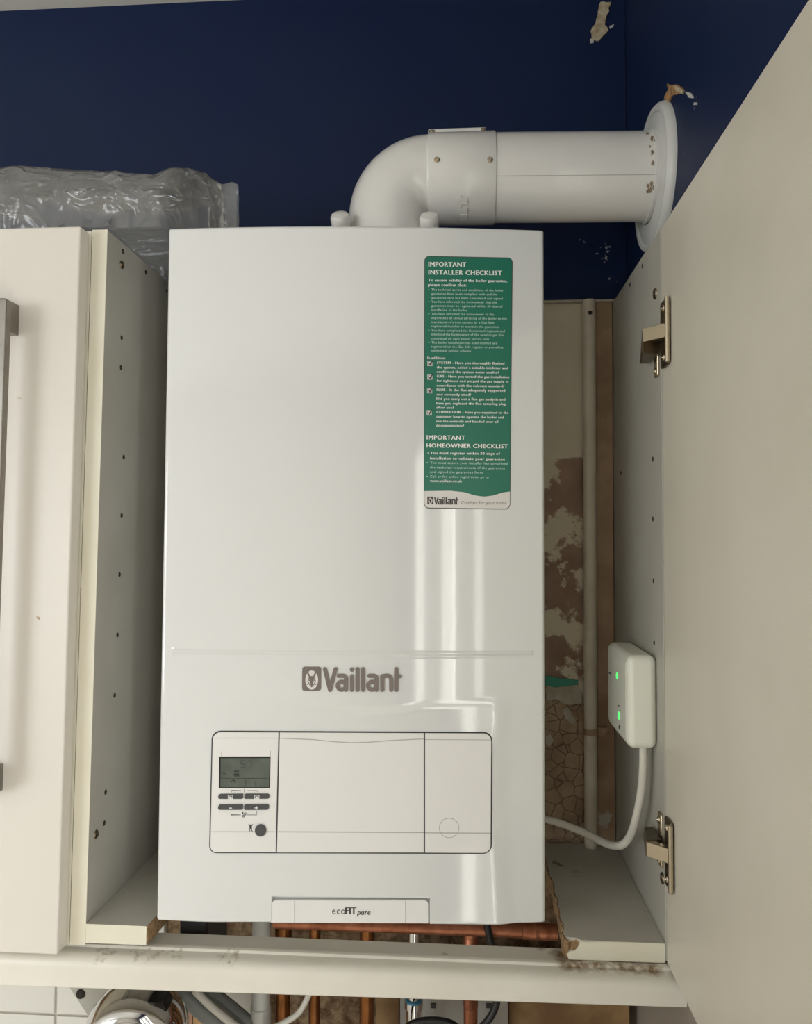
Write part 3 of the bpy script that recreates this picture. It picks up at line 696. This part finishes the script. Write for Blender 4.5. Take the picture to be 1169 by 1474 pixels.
# left: cut edge slants under the boiler
ZBL, ZBR = ZB+.0022, ZB-.0028; zl1, zr1 = zb1+.0032, zb1-.0022
e0 = onZ(214, 1330, ZBL); outl = [(lean(XL,ZB)+.0003, .0), (e0[0], .0)]
edge = [(e0[0]-.0000, .0)]
rx_ = onZ(244, 1327, zb1)
cut = []
for i in range(30):
    t_ = i/29; cut.append((e0[0]+.004*noise.noise(Vector((t_*9, 2, 1)))*min(1, t_*8)+.012*t_, .0+(YW-.002)*t_))
outl = [(lean(XL, ZB)+.0004, .0)]+cut+[(lean(XL, ZB)+.0004, YW-.002)]
lb = obj('base_board', MB().prism([(x, y, zl1) for x, y in outl], (0,0,ZBL-zl1)), M['board'], cup, label='sawn-off base board left of the boiler')
obj('sawn_edge', MB().prism([(x-.0004, y, zl1+.0003) for x, y in cut]+[(x+.0006+.0006*random.random(), y+(.0004 if k else .0), zl1+.0003) for k, (x, y) in reversed(list(enumerate(cut)))], (0,0,ZBL-zl1-.0006)), M['chip'], lb)
obj('edge_strip', MB().box(lean(XL,ZB)+.0004, e0[0]-.0003, -.0007, .0001, zl1, ZBL), M['cream'], lb, label='cream edging strip')
# right: ragged chipboard edge, front corner broken away
cp = [onZ(x, y, ZBR) for x, y in ((822,1354),(816,1352),(811,1340),(813,1330),(808,1322),(805,1306),(802,1292),(799,1282),(797,1270),(793,1260),(790,1252),(787,1240),(784,1222),(782,1209))]
cut = []
for a, b in zip(cp[:-1], cp[1:]):
    for j in range(4):
        q = a+(b-a)*j/4; cut.append((q[0]+.0016*noise.noise(Vector((q[0]*300, q[1]*300, 3))), q[1]))
cut.append((cp[-1][0], YW-.002))
fy = YF+.001
cut = [(x, max(y, fy)) for x, y in cut]
xr_ = XR-.0004
x_front = onY(836, 1356, fy)[0]; x_low = onY(818, 1385, fy)[0]
outl = [(xr_, YW-.002), (xr_, fy), (x_front, fy), (x_front-.004, fy+.004)]+[c for c in cut if c[1] > fy+.004]
rb_ = obj('base_board', MB().prism([(x, y, zr1+.0085) for x, y in outl], (0,0,ZBR-zr1-.0085)).prism([(x, y, zr1) for x, y in [(xr_, YW-.002), (xr_, fy), (x_low, fy)]+[c for c in cut if c[1] > fy+.003]], (0,0,.0085)), M['board'], cup, label='sawn-off base board right of the boiler')
full = [(x_low, fy)]+[c for c in cut if c[1] > fy+.003]
obj('sawn_edge', MB().prism([(x+.0005, y, zr1+.0003) for x, y in full]+[(x-.0008-.0016*random.random(), y, zr1+.0003) for x, y in reversed(full)], (0,0,ZBR-zr1-.0012)), M['chip'], rb_)
es = [onY(x, y, fy-.0007) for x, y in ((959,1356),(910,1356),(870,1356),(836,1356),(832,1363),(828,1368),(822,1370),(816,1373),(819,1385),(959,1386))]
es = [(min(p[0], xr_), p[1], min(ZBR, max(zr1, p[2]))) for p in es]
obj('edge_strip', MB().prism(es, (0,.0008,0)), M['cream'], rb_, label='chipped cream edging strip')
obj('broken_corner', MB().prism([(x_low+.001, fy+.001, zr1+.006), (x_front+.001, fy+.0012, zr1+.0085), (x_front+.0005, fy+.001, ZBR-.001), (x_front-.004, fy+.0045, ZBR-.0006), (x_low-.001, fy+.005, ZBR-.004)], (0, .004, 0)), M['chip'], rb_)
# door, swung open 90 degrees against the right wall
DY0, DY1 = -.585, YF-.0012
door = obj('door', MB().box(XR+.0006, XW-.0006, DY0, DY1, ZD, ZTR), M['door_inner'], cup, bevel=.0012)
def hinge(pyc, flip):
    yd = onX(963 if not flip else 968, pyc, XR)[1]; zc = onX(961, pyc, XR)[2]; s = -1 if flip else 1
    plate = MB().box(XR-.0030, XR+.0004, yd-.004, .006, zc-.0325, zc+.0325)
    root = obj('hinge', plate, M['steel_dark'], cup, bevel=.0035, seg=3)
    obj('cup_rim', MB().tube([(XR-.0032,yd-.006,zc-.031),(XR-.0032,yd-.006,zc+.031)], .0024, 12), M['steel'], root, smooth=50)
    zo = 0.001*s
    arm = MB().hexa([(XR-.020,.006,zc-.0065+zo),(XR-.003,yd+.002,zc-.0065+zo),(XR-.0005,-.002,zc-.0065+zo),(XR-.014,.014,zc-.0065+zo),(XR-.020,.006,zc+.0075+zo),(XR-.003,yd+.002,zc+.0075+zo),(XR-.0005,-.002,zc+.0075+zo),(XR-.014,.014,zc+.0075+zo)])
    obj('hinge_arm', arm, M['steel'], root, bevel=.001)
    obj('mounting_arm', MB().hexa([(XR-.020,.007,zc-.012-.004*s),(XR-.002,.012,zc-.012-.004*s),(XR-.002,.055,zc-.012-.004*s),(XR-.012,.055,zc-.012-.004*s),(XR-.020,.007,zc+.0075),(XR-.004,.012,zc+.0075),(XR-.002,.055,zc+.004),(XR-.010,.055,zc+.004)]), M['steel_dark'], root, bevel=.0012)
    obj('mounting_plate', MB().box(XR-.003, XR+.0003, .020, .032, zc-.030-.006*s, zc+.022-.006*s), M['steel'], root, bevel=.003, seg=3)
    k = None
    for (y, z, X) in ((.026, zc-.024-.006*s, XR-.003), (.026, zc+.015-.006*s, XR-.003), (yd+.008, zc-.024, XR-.0030), (yd+.008, zc+.024, XR-.0030)):
        if k is None: k = obj('screw', MB().lathe([(.0002,.0008),(.001,.0006),(.0014,.0014),(.003,.0012),(.0036,-.0005)], (0,0,0), (-1,0,0), 14, False), M['steel'], root, smooth=30, loc=(X, y, z))
        else: copy_part(k, (X, y, z), root)
hinge(478, False); hinge(1223, True)

# ------------------------------------------------------------------ left cupboard
lc = thing('wall_cupboard', 'white closed wall cupboard with steel bar handle left of the boiler', 'cupboard', (-.6, .13, ZD))
XD = onY(116.3, 330, -.02)[0]
obj('carcass', leaning(-.85, XL-T-.0012, .001, YW-.001, zb0, ZT-.001), M['cream'], lc)
zdl = onY(81, 1375, -.02)[2]
ld = obj('door', leaning(-.85, XD, -.02, -.001, zdl, ZT-.004), M['left_door'], lc, bevel=.002, seg=3)
hd = obj('bar_handle', leaning(onY(-14,700,-.052)[0], onY(11,450,-.052)[0], -.052, -.043, onY(0,1142,-.05)[2], onY(0,431,-.05)[2]), M['brushed'], ld, bevel=.001)
for (a, b) in ((439,483), (1100,1139)):
    za, zb_ = onY(20, a, -.022)[2], onY(20, b, -.022)[2]; xp = onY(29, 460, -.021)[0]
    obj('handle_post', leaning(xp-.03, xp, -.045, -.0198, zb_, za), M['brushed'], hd, bevel=.001)

# ------------------------------------------------------------------ pelmet rail under the cupboards
zl0, zl1 = onY(0,1420,-.012)[2], onY(990,1452,-.012)[2]
xa, xb = -.86, XR+.012
prof = [(.036,-.0005),(.0145,-.0005),(.011,.0006),(.0075,-.0002),(.0060,-.0022),(-.001,-.0030),(-.006,-.0038),(-.0095,-.006),(-.0115,-.0095),(-.012,-.014),(-.012,-.0335),(-.010,-.035),(.003,-.035),(.003,-.017),(.036,-.017)]
zt0 = ZD-.0015
def ring_at(x):
    t_ = (x-onY(0,1420,-.012)[0])/(onY(990,1452,-.012)[0]-onY(0,1420,-.012)[0]); zb_ = zl0+(zl1-zl0)*t_
    return [(x, y, zt0+(z if z > -.02 else (zb_-zt0)+(z+.035))) for y, z in prof]
tag(obj('pelmet', MB().rings([ring_at(x) for x in np.linspace(xa, xb, 24)]), M['dust'], smooth=35), 'long white moulded pelmet rail running beneath the cupboards', 'rail')

# ------------------------------------------------------------------ crumpled polythene on the cupboard
tp = [(-60,278),(0,271),(45,256),(62,255),(90,258),(140,264),(190,268),(250,272),(285,255),(300,257),(320,268),(335,264),(343,268)]
TX = [onY(x, y, .09)[0] for x, y in tp]; TZ = [onY(x, y, .09)[2] for x, y in tp]
ns, nt = 170, 72; R_ = []
xs0, xs1 = TX[0]-.25, TX[-1]
for i in range(ns):
    x = xs0+(xs1-xs0)*i/(ns-1); h = np.interp(x, TX, TZ)-ZT
    e = float(sst((x-(xs1-.060))/.045))            # the free end is pulled flatter
    ring = []
    for j in range(nt):
        a = 2*PI*j/nt; cy_, sy_ = math.cos(a), math.sin(a)
        y = .090+(.084-.079*e)*np.sign(cy_)*abs(cy_)**.8
        k = 1 if sy_ > 0 else .06
        zz = h*max(sy_, 0)**.8
        q = Vector((x*4+zz*10, y*9, zz*34-x*1.2))
        f1 = noise.noise(q+Vector((3,1,7))); f2 = 1-abs(noise.noise(q*1.5+Vector((9,4,2))))*2.6   # long folds with sharp crests
        q2 = Vector((x*11-zz*22, y*9, zz*16+x*3)); f3 = max(0, 1-abs(noise.noise(q2+Vector((1,8,5))))*7)**1.5
        top_ = min(1, max(sy_, 0)*1.4)
        k *= 1-.75*e; dy = -(.009*f1+.006*f2+.007*f3)*k*(1-top_*.4); dz = (.003*f1+.003*f3)*k*(1-top_)
        ring.append((x+.003*f3*k, y+dy, ZT+.0016+max(zz+dz, .0003*(1+sy_))+.007*float(sst((-.50-x)/.06))))
    R_.append(ring)
sheet = obj('polythene_sheet', MB().rings(R_, False), M['plastic'], smooth=50)
tag(sheet, 'crumpled clear polythene sheet lying on top of the left cupboard', 'plastic sheet')

# ------------------------------------------------------------------ receiver box and its cable on the right panel
yn = onX(947, 1010, XR)[1]; xf = onY(903, 1010, yn)[0]; yfar = onX(874, 1010, xf)[1]
zt_, zb_ = onY(925, 944, yn)[2], onY(925, 1079, yn)[2]
rc = thing('receiver_box', 'small white heating receiver box with green lights on side panel', 'receiver', (XR, (yn+yfar)/2, zb_))
obj('housing', MB().box(xf+.0004, XR-.0004, yn, yfar, zb_, zt_), M['box'], rc, bevel=.0075, seg=5)
obj('front_cover', MB().box(xf, xf+.0006, yn+.008, yfar-.008, zb_+.008, zt_-.008), M['box'], rc)
for i, (px, py, rz) in enumerate(((888.5,973,.0036), (891,1030,.0040), (892,1047,.0026))):
    q = onX(px, py, xf)
    obj('light' if i < 2 else 'push_button', MB().lathe([(rz,-.0008),(rz,.0003),(rz*.7,.0007),(.0002,.0008)], P(q), (-1,0,0), 18), M['led'] if i < 2 else M['grey_btn'], rc, smooth=40, label='green light' if i < 2 else None)
def box_map(X, Y, off=0): return np.array([onX(x, y, xf-off) for x, y in zip(X, Y)])
Ink().rect(876.5, 968, 880, 970).rect(889, 1015, 892, 1016.6).build('printed_marks', .0004, M['print'], rc, mapf=box_map)
def smooth_path(pts, n=8):
    pts = [Vector(p) for p in pts]; out = []
    for i in range(len(pts)-1):
        p0, p1, p2, p3 = pts[max(i-1, 0)], pts[i], pts[i+1], pts[min(i+2, len(pts)-1)]
        for k in range(n):
            t = k/n; out.append(.5*((2*p1)+(p2-p0)*t+(2*p0-5*p1+4*p2-p3)*t*t+(3*p1-p0-3*p2+p3)*t**3))
    return out+[pts[-1]]
def cable(name, pts, r, m, label, cat='cable', seg=12):
    return tag(obj(name, MB().tube(smooth_path(pts), r, seg), m, smooth=60), label, cat)
yc = yn+.012
cable('receiver_cable', [P(onY(926,1072,yc)), P(onY(926,1100,yc)), P(onY(923,1140,yc+.004)), P(onY(915,1180,yc+.012)), P(onY(906,1205,yc+.03)), P(onY(893,1217,.09)), P(onY(872,1214,.12)), P(onY(840,1198,.14)), P(onY(800,1183,.15)), P(onY(760,1174,.155))], .0042, M['cable_white'], 'white cable drooping from the receiver box to behind the boiler')

# ------------------------------------------------------------------ pipe and batten on the wall right of the boiler
yp = YW-.012
gx0 = onY(848, 437, yp); gx1 = onY(850.5, 1205, yp)
gp = thing('wall_pipe', 'old painted vertical pipe on plaster wall right of the boiler', 'pipe', (gx1[0], yp, ZB-.02))
r_ = .0083
obj('pipe', MB().tube([(gx0[0], yp, zp+.02-.0235), (gx1[0], yp, ZB-.3)], r_, 24), M['pipe_paint'], gp, smooth=50)
zc_ = onY(848, 908, yp)[2]
obj('coupling', MB().lathe([(r_,-.045),(r_+.0006,-.044),(r_+.0006,-.001),(r_,.0)], ((gx0[0]+gx1[0])/2, yp, zc_), (0,0,1), 24), M['pipe_paint'], gp, smooth=40)
zk = onY(850, 1053, yp)[2]
clip = MB().lathe([(r_+.001,-.004),(r_+.001,.004)], ((gx0[0]+gx1[0])/2+.0008, yp, zk), (0,0,1), 24)
clip.box(gx1[0]+.004, onY(873,1053,yp)[0], yp-.004, yp+.002, zk-.005, zk+.006)
obj('pipe_clip', clip, M['batten'], gp)
obj('screw', MB().lathe([(.003,-.0002),(.0026,.0016),(.0002,.002)], P(onY(849.5,450,yp-r_+.0006)), (0,-1,0), 12), M['dark'], gp)
bx0, bx1 = onY(857, 800, YW-.01)[0], XR-.0006
tag(obj('batten', MB().box(bx0, bx1, YW-.0065, YW-.0002, ZB-.01, zp-.004), M['batten'], bevel=.0015), 'rough brown vertical timber batten in the corner beside the pipe', 'batten')

# ------------------------------------------------------------------ pipes below the boiler
zbot = BT[2]
def vpipe(name, px, Y, r, m, label, z1=None, z0=ZO-.74, py=1340, fit=(), cat='pipe', mfit=None, group=None):
    x = onY(px, py, Y)[0]
    if z1 is None: z1 = zbot+.003
    t_ = thing(name, label, cat, (x, Y, z0), group)
    obj('pipe', MB().tube([(x,Y,z0),(x,Y,z1)], r, 24), m, t_, smooth=50)
    for (za, zb2, dr) in fit:
        obj('fitting', MB().lathe([(r,za),(r+dr,za+.001),(r+dr,zb2-.001),(r,zb2)], (x,Y,0), (0,0,1), 24), mfit or m, t_, smooth=40)
    return t_
yh = .125
hz = onY(600, 1334, yh)[2]; hx0, hx1 = onY(395,1334,yh)[0], onY(803,1336,yh)[0]
hp = thing('copper_pipe', 'horizontal bright copper pipe just under the boiler base', 'pipe', ((hx0+hx1)/2, yh, hz))
obj('pipe', MB().tube([(hx0,yh,hz),(hx1,yh,hz)], .0075, 24), M['copper'], hp, smooth=50)
cx0 = onY(751,1336,yh)[0]
obj('coupling', MB().lathe([(.0075,0),(.0086,.001),(.0086,.013),(.0090,.014),(.0090,.016),(.0086,.017),(.0086,.024),(.0092,.026),(.0086,.028),(.0086,hx1-cx0-.001),(.0075,hx1-cx0)], (cx0,yh,hz), (1,0,0), 24), M['copper'], hp, smooth=40)
z9 = hz-.012
vpipe('waste_pipe', 376.5, .15, .0107, M['grey_pipe'], 'pale grey plastic waste pipe dropping below the boiler', fit=[(hz-.16, hz-.11, .0012)])
vpipe('copper_pipe', 408, .16, .0088, M['copper_old'], 'leftmost dull copper pipe, beside the grey waste pipe', fit=[(z9-.03, z9, .0012)])
vpipe('copper_pipe', 453.5, .16, .0066, M['copper_old'], 'thin dull copper pipe, second copper from the left', z1=hz)
vpipe('copper_pipe', 528.5, .16, .0085, M['copper_old'], 'dull copper pipe under the base cover lettering', fit=[(z9-.004, z9+.006, .0014)])
vt = vpipe('filling_valve', 596, .15, .0072, M['chrome'], 'chrome valve pipe between two copper pipes', fit=[(hz-.16, hz-.10, .002), (hz-.105, hz-.095, .0035)], cat='valve')
obj('blue_band', MB().lathe([(.0099,0),(.0099,.006)], (onY(596,1340,.15)[0], .15, onY(596,1446,.15)[2]), (0,0,1), 24), mat('blue_band', (70,140,170), .4), vt, smooth=40)
vpipe('copper_pipe', 677.5, .15, .0080, M['copper'], 'bright copper pipe, rightmost below the boiler', fit=[(hz-.10, hz-.02, .0006)])
cable('black_cable', [P(onY(700,1325,.11)), P(onY(704,1345,.11)), P(onY(712,1385,.11)), P(onY(716,1425,.11)), P(onY(713,1450,.11)), P(onY(700,1472,.11)), P(onY(680,1490,.12)), P(onY(640,1530,.13))], .0040, M['black'], 'black cable bending down past the rightmost copper pipe')
cable('black_cable', [P(onY(575,1500,.12)), P(onY(590,1476,.12)), P(onY(620,1469,.12)), P(onY(650,1474,.12)), P(onY(668,1490,.12))], .004, M['black'], 'black cable arching below the chrome valve')
cable('white_cable', [P(onY(447,1425,.13)), P(onY(440,1442,.13)), P(onY(428,1460,.13)), P(onY(405,1474,.13)), P(onY(380,1485,.13))], .0034, M['cable_white'], 'white cable curving between the waste pipe and thin copper pipe')
cable('grey_hose', [P(onY(250,1420,.12)), P(onY(285,1450,.12)), P(onY(325,1482,.12)), P(onY(350,1500,.12))], .0095, M['grey_hose'], 'grey hose slanting below the rail, left of the white flex', 'hose')
cable('grey_hose', [P(onY(285,1415,.145)), P(onY(318,1440,.145)), P(onY(345,1462,.145)), P(onY(370,1485,.145))], .0080, M['grey_hose'], 'grey hose slanting below the rail, right of the white flex', 'hose')
cable('white_cable', [P(onY(280,1425,.11)), P(onY(302,1447,.11)), P(onY(330,1470,.11)), P(onY(350,1486,.11))], .0042, M['cable_white'], 'white flex slanting between two grey hoses below the rail')
def board(name, pix, Y, t_, m, label, cat):
    return tag(obj(name, MB().prism([P(onY(x, y, Y)) for x, y in pix], (0, t_, 0)), m), label, cat)
board('timber_stud', [(263,1415),(276,1415),(276,1520),(263,1520)], .20, .03, mat('pink_wood', (186,150,128), .7, col2=(170,128,104), nscale=30), 'pinkish timber upright below the rail, left of its pale twin', 'timber')
board('timber_stud', [(278,1415),(304,1415),(304,1520),(278,1520)], .20, .03, M['wood'], 'pale yellow timber upright below the rail', 'timber')
board('white_backboard', [(247,1415),(262,1415),(262,1520),(247,1520)], .19, .012, M['melamine'], 'narrow white upright panel right of the round chrome fitting', 'panel')
board('white_backboard', [(306,1415),(364,1415),(364,1520),(306,1520)], .215, .012, M['melamine'], 'white panel behind the hoses below the rail', 'panel')
mpn = thing('metal_panel', 'grey metal panel behind the chrome valve below the rail', 'panel', P(onY(650,1520,.19)))
obj('sheet', MB().prism([P(onY(x, y, .19)) for x, y in ((576,1380),(731,1380),(731,1540),(576,1540))], (0,.003,0)), mat('grey_metal_panel', (150,146,138), .5), mpn)
for x in (624, 704):
    a, b = onY(x-4,1444,.1895), onY(x+4,1451,.1895); obj('slot', MB().box(a[0], b[0], .1885, .1899, b[2], a[2]), M['black'], mpn)
board('plywood_board', [(733,1380),(906,1380),(906,1540),(733,1540)], .20, .012, M['ply'], 'stained brown plywood board under the right end of the rail', 'board')
obj('lower_panel', MB().box(XW-.004, XW-.0002, -.5, YW-.001, .9, ZD-.012), mat('grey_panel', (150,142,132), .5), wall_right)
board('wooden_block', [(541,1400),(575,1400),(575,1540),(541,1540)], .205, .02, M['ply'], 'brown wooden block between dull copper pipe and chrome valve', 'timber')
# black junction box seen in the gap left of the pipes
e0_l = onZ(214, 1330, ZB)[0]
jx1 = onY(298,1330,.045)[0]
tag(obj('black_box', MB().box(e0_l+.018, jx1, .045, .12, zbot-.085, zbot-.001), M['black'], bevel=.003), 'black box in the shadow under the left end of the boiler', 'box')
# round chrome fitting hung under the rail, with its white bracket
cc = onY(190, 1507, .03); dirn = (.12, -.96, -.22)
cf = thing('chrome_fitting', 'round chrome-rimmed fitting hanging below the left part of the rail', 'fitting', P(cc))
k = 74.5*.80/F
obj('chrome_rim', MB().lathe([(k*.80,-.045),(k*.95,-.034),(k,-.020),(k*.99,-.008),(k*.95,.003),(k*.88,.010),(k*.80,.0125),(k*.72,.010),(k*.69,.006),(k*.66,.0085),(k*.61,.009),(k*.58,.005),(k*.56,.0)], P(cc), dirn, 64, False), M['chrome'], cf, smooth=50)
obj('dial', MB().lathe([(k*.58,.0),(k*.4,.002),(.0003,.004)], P(cc), dirn, 48, False), mat('dial_cream', (214,208,196), .3), cf, smooth=50)
obj('back_shell', MB().lathe([(k*.80,-.045),(k*.3,-.060),(.0003,-.06)], P(cc), dirn, 48, False), M['black'], cf, smooth=50)
br = thing('bracket', 'white slanted bracket plate with a screw beside the chrome fitting', 'bracket', P(onY(130,1470,.10)))
obj('plate', MB().prism([P(onY(x, y, .10)) for x, y in ((96,1415),(165,1415),(150,1480),(135,1475))], (0,.004,0)), M['melamine'], br)
obj('screw', MB().lathe([(.0055,-.001),(.005,.001),(.0002,.0015)], P(onY(116,1431,.0995)), (0,-1,0), 14), M['dark'], br)
tag(obj('black_bracket', MB().prism([P(onY(x, y, .12)) for x, y in ((155,1415),(252,1415),(246,1448),(200,1450),(160,1446))], (0,.01,0)), M['black']), 'black bracket behind the top of the chrome fitting', 'bracket')

# repeats carry a shared group
for o in list(COL.objects):
    if o.parent is None and 'category' in o.keys():
        g = {'copper_pipe': 'copper pipes below the boiler', 'grey_hose': 'grey hoses below the rail', 'timber_stud': 'timber uprights below the rail', 'black_cable': 'black cables below the boiler'}.get(o.name.split('.')[0])
        if g: o['group'] = g
